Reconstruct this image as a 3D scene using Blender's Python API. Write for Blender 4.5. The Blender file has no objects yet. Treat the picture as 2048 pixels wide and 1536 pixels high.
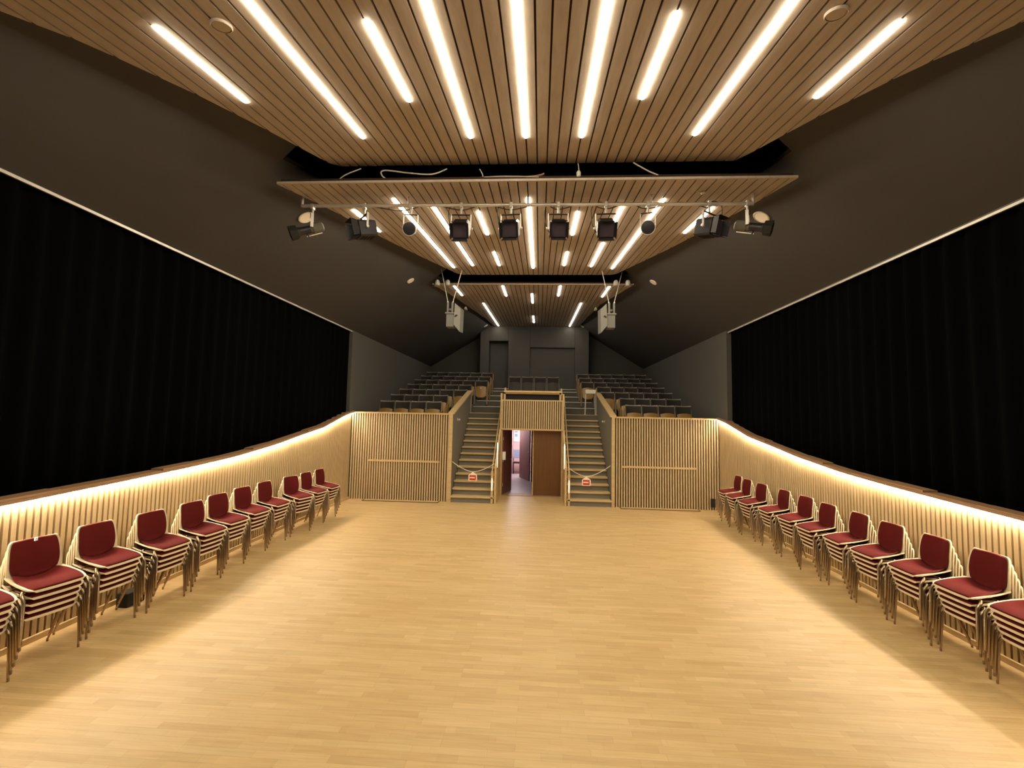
import bpy, math, random
from mathutils import Vector, Matrix
random.seed(7)
sc = bpy.context.scene
col = sc.collection
PI = math.pi

# ---------------------------------------------------------------- camera, world, exposure
cam_d = bpy.data.cameras.new('camera'); cam = bpy.data.objects.new('camera', cam_d); col.objects.link(cam)
cam_d.sensor_width = 36.0; cam_d.lens = 900.0/2048.0*36.0; cam_d.clip_start = 0.05; cam_d.clip_end = 100
rx, ry, rz = Vector((0.998, 0.060, 0.020)), Vector((0.016, 0.073, -0.997)), Vector((-0.061, 0.996, 0.072))
rz.normalize(); rx = (rx - rz*rx.dot(rz)).normalized(); up = rx.cross(rz)
R = Matrix((rx, up, -rz)).transposed().to_4x4(); R.translation = Vector((0, 0, 2.3))
cam.matrix_world = R
sc.camera = cam
w = bpy.data.worlds.new('world'); sc.world = w; w.use_nodes = True
w.node_tree.nodes['Background'].inputs[0].default_value = (0.9, 0.8, 0.7, 1)
w.node_tree.nodes['Background'].inputs[1].default_value = 0.004
sc.view_settings.view_transform = 'Standard'; sc.view_settings.look = 'None'
sc.view_settings.gamma = 1; sc.view_settings.use_curve_mapping = False
sc.view_settings.exposure = 0.0
LIGHT = 50.5      # ceiling strips
DADO = 170.0        # dado strips

# ---------------------------------------------------------------- materials
def newmat(name):
    m = bpy.data.materials.new(name); m.use_nodes = True
    return m, m.node_tree, m.node_tree.nodes['Principled BSDF']
def plain(name, rgb, rough=0.6, metal=0.0, noise=0.0, scale=30, spec=None):
    m, t, b = newmat(name)
    b.inputs['Roughness'].default_value = rough; b.inputs['Metallic'].default_value = metal
    if spec is not None: b.inputs['Specular IOR Level'].default_value = spec
    tc = t.nodes.new('ShaderNodeTexCoord'); n = t.nodes.new('ShaderNodeTexNoise')
    n.inputs['Scale'].default_value = scale; n.inputs['Detail'].default_value = 3
    mx = t.nodes.new('ShaderNodeMix'); mx.data_type = 'RGBA'
    k = noise if noise else 0.06
    mx.inputs[6].default_value = (*[c*(1-k) for c in rgb], 1); mx.inputs[7].default_value = (*[min(1, c*(1+k)) for c in rgb], 1)
    t.links.new(tc.outputs['Object'], n.inputs['Vector']); t.links.new(n.outputs['Fac'], mx.inputs[0]); t.links.new(mx.outputs[2], b.inputs['Base Color'])
    return m
def wood(name, c1, c2, axis=2, rough=0.5, scale=18, stretch=0.06):
    m, t, b = newmat(name)
    b.inputs['Roughness'].default_value = rough
    tc = t.nodes.new('ShaderNodeTexCoord'); mp = t.nodes.new('ShaderNodeMapping')
    s = [1.0, 1.0, 1.0]; s[axis] = stretch
    mp.inputs['Scale'].default_value = s
    n = t.nodes.new('ShaderNodeTexNoise'); n.inputs['Scale'].default_value = scale; n.inputs['Detail'].default_value = 6; n.inputs['Roughness'].default_value = 0.6
    rp = t.nodes.new('ShaderNodeValToRGB'); rp.color_ramp.elements[0].position = 0.3; rp.color_ramp.elements[1].position = 0.7
    rp.color_ramp.elements[0].color = (*c1, 1); rp.color_ramp.elements[1].color = (*c2, 1)
    t.links.new(tc.outputs['Object'], mp.inputs['Vector']); t.links.new(mp.outputs[0], n.inputs['Vector'])
    t.links.new(n.outputs['Fac'], rp.inputs[0]); t.links.new(rp.outputs[0], b.inputs['Base Color'])
    return m
def emit(name, rgb, s):
    m, t, b = newmat(name)
    b.inputs['Base Color'].default_value = (0.8, 0.8, 0.8, 1)
    b.inputs['Emission Color'].default_value = (*rgb, 1); b.inputs['Emission Strength'].default_value = s
    return m
def parquet(name):
    m, t, b = newmat(name)
    b.inputs['Roughness'].default_value = 0.42; b.inputs['Specular IOR Level'].default_value = 0.35
    tc = t.nodes.new('ShaderNodeTexCoord')
    def brick(bw, rh, off, c1, c2, shift):
        mp = t.nodes.new('ShaderNodeMapping'); mp.inputs['Location'].default_value = shift
        br = t.nodes.new('ShaderNodeTexBrick'); br.offset = off; br.offset_frequency = 2; br.squash_frequency = 3; br.squash = 0.73
        br.inputs['Scale'].default_value = 1.0; br.inputs['Brick Width'].default_value = bw; br.inputs['Row Height'].default_value = rh
        br.inputs['Mortar Size'].default_value = 0.0006; br.inputs['Mortar Smooth'].default_value = 0.3; br.inputs['Bias'].default_value = 0.0
        br.inputs['Color1'].default_value = (*c1, 1); br.inputs['Color2'].default_value = (*c2, 1); br.inputs['Mortar'].default_value = (*[c*0.72 for c in c1], 1)
        t.links.new(tc.outputs['Object'], mp.inputs['Vector']); t.links.new(mp.outputs[0], br.inputs['Vector'])
        return br
    a = brick(0.52, 0.07, 0.37, (0.560, 0.382, 0.180), (0.630, 0.452, 0.232), (0.13, 0.02, 0))
    c = brick(0.52, 0.07, 0.37, (0.88, 0.88, 0.86), (1.0, 1.0, 1.0), (0.13+0.52*41, 0.02+0.07*38, 0))
    mul = t.nodes.new('ShaderNodeMix'); mul.data_type = 'RGBA'; mul.blend_type = 'MULTIPLY'; mul.inputs[0].default_value = 0.75
    t.links.new(a.outputs['Color'], mul.inputs[6]); t.links.new(c.outputs['Color'], mul.inputs[7])
    mp = t.nodes.new('ShaderNodeMapping'); mp.inputs['Scale'].default_value = (0.9, 14, 1)
    n = t.nodes.new('ShaderNodeTexNoise'); n.inputs['Scale'].default_value = 3.0; n.inputs['Detail'].default_value = 5
    rp = t.nodes.new('ShaderNodeValToRGB'); rp.color_ramp.elements[0].position = 0.30; rp.color_ramp.elements[1].position = 0.66
    rp.color_ramp.elements[0].color = (0.88, 0.85, 0.80, 1); rp.color_ramp.elements[1].color = (1.0, 1.0, 1.0, 1)
    m2 = t.nodes.new('ShaderNodeMix'); m2.data_type = 'RGBA'; m2.blend_type = 'MULTIPLY'; m2.inputs[0].default_value = 1.0
    t.links.new(tc.outputs['Object'], mp.inputs['Vector']); t.links.new(mp.outputs[0], n.inputs['Vector']); t.links.new(n.outputs['Fac'], rp.inputs[0])
    t.links.new(mul.outputs[2], m2.inputs[6]); t.links.new(rp.outputs[0], m2.inputs[7]); t.links.new(m2.outputs[2], b.inputs['Base Color'])
    return m

M = dict(
    floor=parquet('oak_parquet'),
    slat=wood('slat_oak', (0.46, 0.330, 0.178), (0.56, 0.415, 0.235), 2),
    slat_back=plain('slat_backing', (0.050, 0.020, 0.005), 0.8),
    oak=wood('light_oak', (0.47, 0.32, 0.150), (0.58, 0.415, 0.21), 0),
    oak_y=wood('light_oak_long', (0.47, 0.32, 0.150), (0.58, 0.415, 0.21), 1),
    board=wood('ceiling_board', (0.39, 0.315, 0.265), (0.48, 0.405, 0.350), 1, 0.6),
    board_gap=plain('board_gap', (0.035, 0.014, 0.006), 0.9),
    cap=wood('ledge_wood', (0.30, 0.17, 0.09), (0.40, 0.24, 0.13), 1),
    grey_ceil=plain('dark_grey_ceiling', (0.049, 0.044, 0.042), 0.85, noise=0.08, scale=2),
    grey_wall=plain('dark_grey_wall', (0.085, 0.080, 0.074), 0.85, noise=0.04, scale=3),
    grey_stair=plain('grey_stair_paint', (0.17, 0.155, 0.125), 0.75),
    carpet=plain('grey_carpet', (0.11, 0.105, 0.085), 0.95, noise=0.15, scale=200),
    void=plain('void_painted_haze', (0.20, 0.16, 0.29), 0.9),  # lightened purple: the navy haze in the dark gap put into the colour
    curtain=plain('black_velour', (0.0011, 0.0011, 0.0015), 1.0, noise=0.25, scale=40, spec=0.05),
    alu=plain('aluminium', (0.62, 0.58, 0.55), 0.4, 0.6),
    rail_grey=plain('rail_housing', (0.11, 0.10, 0.08), 0.7),
    shell=wood('birch_shell', (0.66, 0.53, 0.34), (0.74, 0.61, 0.41), 0, 0.45, 14),
    red=plain('maroon_wool', (0.098, 0.0085, 0.0080), 0.95, noise=0.18, scale=350, spec=0.15),
    chrome=plain('satin_chrome', (0.40, 0.30, 0.20), 0.30, 1.0),
    rubber=plain('brown_plastic', (0.20, 0.12, 0.06), 0.5),
    white=plain('white_plastic', (0.75, 0.72, 0.66), 0.5),
    seat_dark=plain('dark_upholstery', (0.030, 0.024, 0.022), 0.9, noise=0.2, scale=200),
    seat_ply=wood('ochre_plywood', (0.33, 0.175, 0.042), (0.42, 0.235, 0.065), 2, 0.4),
    seat_edge=plain('grey_seat_standard', (0.26, 0.235, 0.20), 0.6),
    blackmetal=plain('black_metal', (0.022, 0.019, 0.024), 0.42, 0.3),
    lens=plain('lens_glass', (0.055, 0.042, 0.055), 0.12, 0.0),
    cable=plain('black_cable', (0.03, 0.02, 0.015), 0.6),
    wcable=plain('white_cable', (0.60, 0.55, 0.48), 0.6),
    spk=plain('pale_grey_cabinet', (0.15, 0.145, 0.13), 0.55),
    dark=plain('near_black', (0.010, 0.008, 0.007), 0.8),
    door_brown=wood('brown_door_veneer', (0.125, 0.050, 0.014), (0.160, 0.068, 0.020), 2, 0.38),
    door_red=wood('red_brown_door', (0.14, 0.045, 0.035), (0.17, 0.060, 0.045), 2, 0.38),
    stone=plain('grey_stone_floor', (0.30, 0.27, 0.27), 0.35, noise=0.15, scale=4),
    pink=plain('pale_pink_wall', (0.55, 0.38, 0.36), 0.8),
    signred=plain('sign_red', (0.50, 0.035, 0.012), 0.5),
    signwhite=plain('sign_white', (0.82, 0.72, 0.62), 0.5),
    paper=plain('white_paper', (0.8, 0.8, 0.82), 0.6),
    blue=plain('blue_grey_print', (0.20, 0.25, 0.34), 0.6),
    led=emit('ceiling_light_diffuser', (1.0, 0.88, 0.63), LIGHT),
    dado_led=emit('dado_light_diffuser', (1.0, 0.88, 0.66), DADO),
    rail_led=emit('rail_light_diffuser', (1.0, 0.86, 0.58), 5.0),
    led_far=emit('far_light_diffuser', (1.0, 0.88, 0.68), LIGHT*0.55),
    detector=plain('detector_brown', (0.50, 0.42, 0.36), 0.6),
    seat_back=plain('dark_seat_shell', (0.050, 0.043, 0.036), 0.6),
    corridor_fill=emit('corridor_fill_emission', (1.0, 0.90, 0.95), 140.0),
)

# ---------------------------------------------------------------- mesh builder
class MB:
    def __init__(s): s.v = []; s.f = []
    def box(s, x0, x1, y0, y1, z0, z1):
        b = len(s.v)
        s.v += [(x0, y0, z0), (x1, y0, z0), (x1, y1, z0), (x0, y1, z0), (x0, y0, z1), (x1, y0, z1), (x1, y1, z1), (x0, y1, z1)]
        s.f += [(b, b+3, b+2, b+1), (b+4, b+5, b+6, b+7), (b, b+1, b+5, b+4), (b+1, b+2, b+6, b+5), (b+2, b+3, b+7, b+6), (b+3, b, b+4, b+7)]
        return s
    def hexa(s, pts):
        b = len(s.v); s.v += [tuple(p) for p in pts]
        s.f += [(b, b+3, b+2, b+1), (b+4, b+5, b+6, b+7), (b, b+1, b+5, b+4), (b+1, b+2, b+6, b+5), (b+2, b+3, b+7, b+6), (b+3, b, b+4, b+7)]
        return s
    def obox(s, mat, hx, hy, hz):
        return s.hexa([mat @ Vector(p) for p in ((-hx, -hy, -hz), (hx, -hy, -hz), (hx, hy, -hz), (-hx, hy, -hz), (-hx, -hy, hz), (hx, -hy, hz), (hx, hy, hz), (-hx, hy, hz))])
    def tube(s, pts, r, n=8, cap=True):
        pts = [Vector(p) for p in pts]; k = len(pts)
        rr = r if isinstance(r, (list, tuple)) else [r]*k
        base = len(s.v); ref = None
        for i, p in enumerate(pts):
            d = (pts[min(i+1, k-1)] - pts[max(i-1, 0)]).normalized()
            if ref is None: ref = Vector((0, 0, 1)) if abs(d.z) < 0.9 else Vector((1, 0, 0))
            a = (ref - d*ref.dot(d)).normalized(); ref = a; c = d.cross(a)
            for j in range(n):
                t = 2*PI*j/n; q = p + (a*math.cos(t) + c*math.sin(t))*rr[i]; s.v.append(tuple(q))
        for i in range(k-1):
            for j in range(n):
                a0 = base+i*n+j; a1 = base+i*n+(j+1) % n
                s.f.append((a0, a1, a1+n, a0+n))
        if cap:
            s.f.append(tuple(base+j for j in reversed(range(n)))); s.f.append(tuple(base+(k-1)*n+j for j in range(n)))
        return s
    def lathe(s, prof, mat=None, n=20, cap=True):
        mat = mat or Matrix(); base = len(s.v); k = len(prof)
        for r, z in prof:
            for j in range(n):
                t = 2*PI*j/n; s.v.append(tuple(mat @ Vector((r*math.cos(t), r*math.sin(t), z))))
        for i in range(k-1):
            for j in range(n):
                a0 = base+i*n+j; a1 = base+i*n+(j+1) % n
                s.f.append((a0, a1, a1+n, a0+n))
        if cap: s.f.append(tuple(base+j for j in reversed(range(n)))); s.f.append(tuple(base+(k-1)*n+j for j in range(n)))
        return s
    def prism(s, poly, h0, h1, mat=None):
        """poly in local xy, extruded along z from h0 to h1"""
        mat = mat or Matrix(); b = len(s.v); n = len(poly)
        for h in (h0, h1):
            for x, y in poly: s.v.append(tuple(mat @ Vector((x, y, h))))
        s.f.append(tuple(b+i for i in reversed(range(n)))); s.f.append(tuple(b+n+i for i in range(n)))
        for i in range(n): s.f.append((b+i, b+(i+1) % n, b+n+(i+1) % n, b+n+i))
        return s
    def grid(s, P, th=None, N=None):
        """P rows x cols of points; with th and N, a solid shell"""
        R_, C_ = len(P), len(P[0]); b = len(s.v)
        for r in P:
            for p in r: s.v.append(tuple(p))
        for i in range(R_-1):
            for j in range(C_-1): s.f.append((b+i*C_+j, b+i*C_+j+1, b+(i+1)*C_+j+1, b+(i+1)*C_+j))
        if th:
            b2 = len(s.v)
            for i in range(R_):
                for j in range(C_): s.v.append(tuple(Vector(P[i][j]) - N[i][j]*th))
            for i in range(R_-1):
                for j in range(C_-1): s.f.append((b2+i*C_+j, b2+(i+1)*C_+j, b2+(i+1)*C_+j+1, b2+i*C_+j+1))
            ring = [(0, j) for j in range(C_)] + [(i, C_-1) for i in range(1, R_)] + [(R_-1, j) for j in range(C_-2, -1, -1)] + [(i, 0) for i in range(R_-2, 0, -1)]
            for q in range(len(ring)):
                (i0, j0), (i1, j1) = ring[q], ring[(q+1) % len(ring)]
                s.f.append((b+i0*C_+j0, b2+i0*C_+j0, b2+i1*C_+j1, b+i1*C_+j1))
        return s
    def build(s, name, mat, parent=None, smooth=False, bevel=0.0):
        me = bpy.data.meshes.new(name); me.from_pydata(s.v, [], s.f); me.update()
        me.materials.append(mat if not isinstance(mat, str) else M[mat])
        if smooth:
            me.polygons.foreach_set('use_smooth', [True]*len(me.polygons))
            try: me.set_sharp_from_angle(angle=math.radians(45))
            except Exception: pass
        o = bpy.data.objects.new(name, me); col.objects.link(o)
        if parent is not None: o.parent = parent
        if bevel:
            bv = o.modifiers.new('bevel', 'BEVEL'); bv.width = bevel; bv.segments = 2; bv.limit_method = 'ANGLE'
        return o
def tag(o, label=None, cat=None, group=None, kind=None):
    if label: o['label'] = label
    if cat: o['category'] = cat
    if group: o['group'] = group
    if kind: o['kind'] = kind
    return o
def empty(name, loc=(0, 0, 0), rz_=0.0):
    o = bpy.data.objects.new(name, None); col.objects.link(o); o.location = loc; o.rotation_euler = (0, 0, rz_); o.empty_display_size = 0.1
    return o
def copy_tree(o, parent=None):
    c = o.copy(); col.objects.link(c); c.parent = parent
    for ch in [x for x in KIDS.get(o.name, [])]: copy_tree_(ch, c)
    return c
def copy_tree_(o, parent):
    c = o.copy(); col.objects.link(c); c.parent = parent
    for ch in KIDS.get(o.name, []): copy_tree_(ch, c)
KIDS = {}
def remember(root):
    def rec(o):
        KIDS[o.name] = list(o.children)
        for ch in o.children: rec(ch)
    rec(root); return root
def lerp_tab(tab, x):
    if x <= tab[0][0]: return tab[0][1]
    for (a, b), (c, d) in zip(tab, tab[1:]):
        if x <= c: return b + (d-b)*(x-a)/(c-a)
    return tab[-1][1]
ORD = ['first', 'second', 'third', 'fourth', 'fifth', 'sixth', 'seventh', 'eighth', 'ninth', 'tenth', 'eleventh', 'twelfth']
XC = -0.2         # centre line of the hall

# ================================================================= ROOM SHELL
fl = MB(); fl.box(-5.6, 5.2, 0.6, 13.4, -0.1, 0.0); tag(fl.build('floor', 'floor'), kind='structure', label='pale oak strip parquet floor')
def wxl(y): return -4.94 - 0.16*(y-4)/8.0       # slat faces of the side walls
def wxr(y): return 4.60 + 0.08*(y-4.5)/7.6
DT = [(1, 1.38), (3.9, 1.415), (5, 1.46), (6.2, 1.515), (7.2, 1.58), (8.4, 1.71), (9.2, 1.83), (10.3, 1.98), (11.5, 2.26), (12.05, 2.35)]
for side, wx, sg in (('left', wxl, -1), ('right', wxr, 1)):
    # outer wall
    X0 = -5.40 if sg < 0 else 5.02
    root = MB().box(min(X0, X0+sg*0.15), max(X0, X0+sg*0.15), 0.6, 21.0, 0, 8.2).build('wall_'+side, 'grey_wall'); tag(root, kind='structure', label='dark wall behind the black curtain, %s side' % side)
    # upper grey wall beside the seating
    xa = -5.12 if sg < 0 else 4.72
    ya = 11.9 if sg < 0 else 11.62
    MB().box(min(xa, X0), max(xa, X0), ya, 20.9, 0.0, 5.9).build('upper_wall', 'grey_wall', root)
    # slats
    s = MB(); y = 1.0
    while y < 11.98:
        x = wx(y); zt = lerp_tab(DT, y)-0.03
        s.box(min(x, x+sg*0.05), max(x, x+sg*0.05), y, y+0.043, 0.02, zt); y += 0.066
    s.build('slats', 'slat', root)
    bk = MB(); cp = MB(); ld = MB()
    ys = [0.8+0.25*i for i in range(46)]; ys[-1] = 12.03
    for a, b in zip(ys, ys[1:]):
        for mb, xi, xo, d0, d1 in ((bk, 0.05, 0.07, None, -0.03), (cp, -0.045, 0.17, -0.03, 0.0), (ld, -0.030, -0.012, -0.046, -0.031)):
            pts = []
            for z in (0, 1):
                for (yy, q) in ((a, xi), (a, xo), (b, xo), (b, xi)):
                    zz = lerp_tab(DT, yy) + ((d0 if d0 is not None else -lerp_tab(DT, yy)) if z == 0 else d1)
                    pts.append((wx(yy)+sg*q, yy, zz))
            mb.hexa(pts)
    bk.build('backing', 'slat_back', root)
    cp.build('ledge', 'cap', root)
    # uneven top boards of the ledge
    tb = MB(); y = 1.2; k = 0
    while y < 11.6:
        L = 0.62; h = (0.012, 0.026, 0.016)[k % 3]
        x = wx(y); z0, z1 = lerp_tab(DT, y), lerp_tab(DT, y+L)
        xs = (x-sg*0.03, x+sg*0.14)
        pts = []
        for hh in (0.0, h):
            for (yy, xx, zz) in ((y, xs[0], z0), (y, xs[1], z0), (y+L, xs[1], z1), (y+L, xs[0], z1)): pts.append((xx, yy, zz+hh))
        tb.hexa(pts); y += L+0.01 if k % 3 else L+0.05; k += 1
    tb.build('ledge_board', 'cap', root)
    lo = ld.build('wall_light_strip', 'dado_led')
    tag(lo, 'warm light strip glowing under the ledge of the %s slatted wall' % side, 'light strip', 'light strips along the slatted walls')
    b = MB()
    for a, c in zip(ys, ys[1:]):
        b.hexa([(wx(yy)+sg*q, yy, z) for z in (0.0, 0.055) for (yy, q) in ((a, -0.03), (a, 0.0), (c, 0.0), (c, -0.03))])
    tag(b.build('baseboard_'+side, 'oak_y'), kind='structure')

# end walls with slats under the raked seating
EY = 12.05
for side, xa, xb in (('left', -5.10, -2.36), ('right', 1.96, 4.70)):
    root = MB().box(xa, xb, EY+0.05, EY+0.12, 0, 2.32).build('wall_end_'+side, 'slat_back'); tag(root, kind='structure')
    s = MB(); x = xa+0.01; n = int((xb-xa-0.02)/0.0662)
    for i in range(n+1): s.box(x+i*0.0662, x+i*0.0662+0.035, EY, EY+0.05, 0.0, 2.31)
    s.build('slats', 'slat', root)
    MB().box(xa, xb+0.0, EY-0.02, EY+0.14, 2.31, 2.352).build('top_rail', 'oak', root)
    hx0, hx1 = (-4.60, -2.65) if side == 'left' else (2.17, 4.08)
    h = MB().box(hx0, hx1, EY-0.018, EY, 1.02, 1.07).build('hatch_rail', 'oak', root)
    t = MB(); t.box(hx0-0.03, hx1+0.02, EY-0.20, EY-0.0, 0.0, 0.012); t.build('hatch_sill', 'oak', root)
    t = MB(); t.box(hx0-0.03, hx1+0.02, EY-0.215, EY-0.20, 0.0, 0.014); t.box(hx0-0.045, hx0-0.03, EY-0.215, EY, 0, 0.014); t.box(hx1+0.02, hx1+0.035, EY-0.215, EY, 0, 0.014)
    t.build('hatch_gap', 'slat_back', root)
t = MB().box(4.44, 4.55, EY-0.035, EY+0.0, 0.08, 0.29).build('floor_socket_box', 'dark')
tag(t, 'small black socket box low on the right slatted end wall', 'socket box')
t = MB().box(-4.86, -4.72, 5.10, 5.34, 0.0, 0.16).build('equipment_box', 'dark', bevel=0.01); tag(t, 'low black box on the floor behind the chairs, third stack, left wall', 'box')

# ceiling: two dark slopes rising from the curtain rails, open in the middle to a dark void
P = {1: (2.41, .16), 2: (2.384, .1156), 3: (2.737, .066)}
OUT = {
 1: ([(0.9, -4.9), (2.2, -4.35), (2.84, -3.955), (3.2, -3.68), (3.97, -3.34), (4.64, -3.11), (5.7, -2.80)],
     [(0.9, 4.5), (2.2, 3.97), (3.29, 3.467), (3.84, 3.14), (4.68, 2.80), (5.7, 2.47)]),
 2: ([(5.62, -3.54), (6.7, -3.25), (8.18, -3.0), (9.64, -2.66), (11.6, -2.16)],
     [(5.62, 3.17), (6.58, 3.037), (7.6, 2.844), (8.97, 2.568), (11.75, 1.86)]),
 3: ([(11.8, -2.93), (13.5, -2.65), (17.9, -2.2), (19.95, -2.2)],
     [(11.8, 2.43), (14.7, 1.94), (19.4, 1.715), (19.95, 1.70)])}
SL = 0.62
def grey_z(x, sg): return 4.55 + SL*((x+5.14) if sg < 0 else (4.78-x))
gl = [(0.6, -4.7), (2.2, -4.2), (2.84, -3.82), (3.97, -3.20), (5.1, -2.85), (5.35, -2.95), (5.50, -3.42), (6.7, -3.13), (8.18, -2.88), (9.64, -2.54), (11.4, -2.1), (11.7, -2.8), (13.5, -2.53), (17.9, -2.1), (21.0, -2.1)]
gr = [(0.6, 4.3), (2.2, 3.83), (3.29, 3.33), (3.84, 3.0), (4.68, 2.66), (5.1, 2.55), (5.35, 2.60), (5.50, 3.05), (6.58, 2.92), (7.6, 2.72), (8.97, 2.45), (11.5, 1.85), (11.7, 2.30), (14.7, 1.83), (19.4, 1.6), (21.0, 1.6)]
g = MB()
for tab, sg, xo in ((gl, -1, -5.13), (gr, 1, 4.77)):
    for (y0, x0), (y1, x1) in zip(tab, tab[1:]):
        pts = []
        for dz in (0, 0.06):
            for (x, y) in ((xo, y0), (xo, y1), (x1, y1), (x0, y0)): pts.append((x, y, grey_z(x, sg)+dz))
        if sg < 0: g.hexa(pts)
        else: g.hexa([pts[i] for i in (3, 2, 1, 0, 7, 6, 5, 4)])
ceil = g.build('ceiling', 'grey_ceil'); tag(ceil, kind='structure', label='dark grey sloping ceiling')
v = MB(); v.box(-5.3, 4.95, 0.6, 20.0, 6.92, 7.0); v.build('ceiling_void', 'void', ceil)

# back wall with the control booth
bw = MB().box(-5.4, 5.0, 20.8, 20.95, 0, 8.2).build('wall_back', 'grey_wall'); tag(bw, kind='structure')
b = MB(); zb, zt = 2.6, 6.9
# door recess x -2.30..-1.42 to z 5.68 ; window recess x -0.45..1.55, z 4.7..5.40
b.box(-2.70, -2.30, 20.0, 20.8, zb, zt); b.box(-2.30, -1.42, 20.0, 20.8, 5.68, zt); b.box(-1.42, -0.45, 20.0, 20.8, zb, zt)
b.box(-0.45, 1.55, 20.0, 20.8, 5.40, zt); b.box(-0.45, 1.55, 20.0, 20.8, zb, 4.45); b.box(1.55, 2.17, 20.0, 20.8, zb, zt)
b.box(-0.45, 1.55, 20.12, 20.8, 4.45, 5.40); b.box(-2.30, -1.42, 20.45, 20.8, zb, 5.68)
bo = b.build('wall_booth', 'grey_wall', bevel=0.02); tag(bo, kind='structure')
d = MB().box(-2.27, -1.45, 20.38, 20.44, 3.35, 5.62).build('door_2', 'grey_wall'); tag(d, kind='structure')
MB().box(-1.56, -1.50, 20.33, 20.38, 4.3, 4.34).build('door_handle', 'blackmetal', d)

# ================================================================= RAKED SEATING, STAIRS
def row_floor(r): return 1.78 + 0.233*(r-1)
def row_y(r): return 13.2 + 0.9*(r-1)
ti = MB()
for r in range(1, 9):
    y0 = row_y(r)-0.75 if r > 1 else EY+0.12
    y1 = row_y(r)+0.15 if r < 8 else 20.0
    for sx in (-1, 1):
        xo = -5.12 if sx < 0 else 4.72
        xi = XC + sx*(2.22 if r <= 3 else 2.22)
        ti.box(min(xo, xi), max(xo, xi), y0, y1, 0.0 if r < 1 else row_floor(r)-0.5, row_floor(r))
tier = ti.build('floor_tiers', 'carpet'); tag(tier, kind='structure', label='stepped dark floor under the theatre seats')
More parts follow.
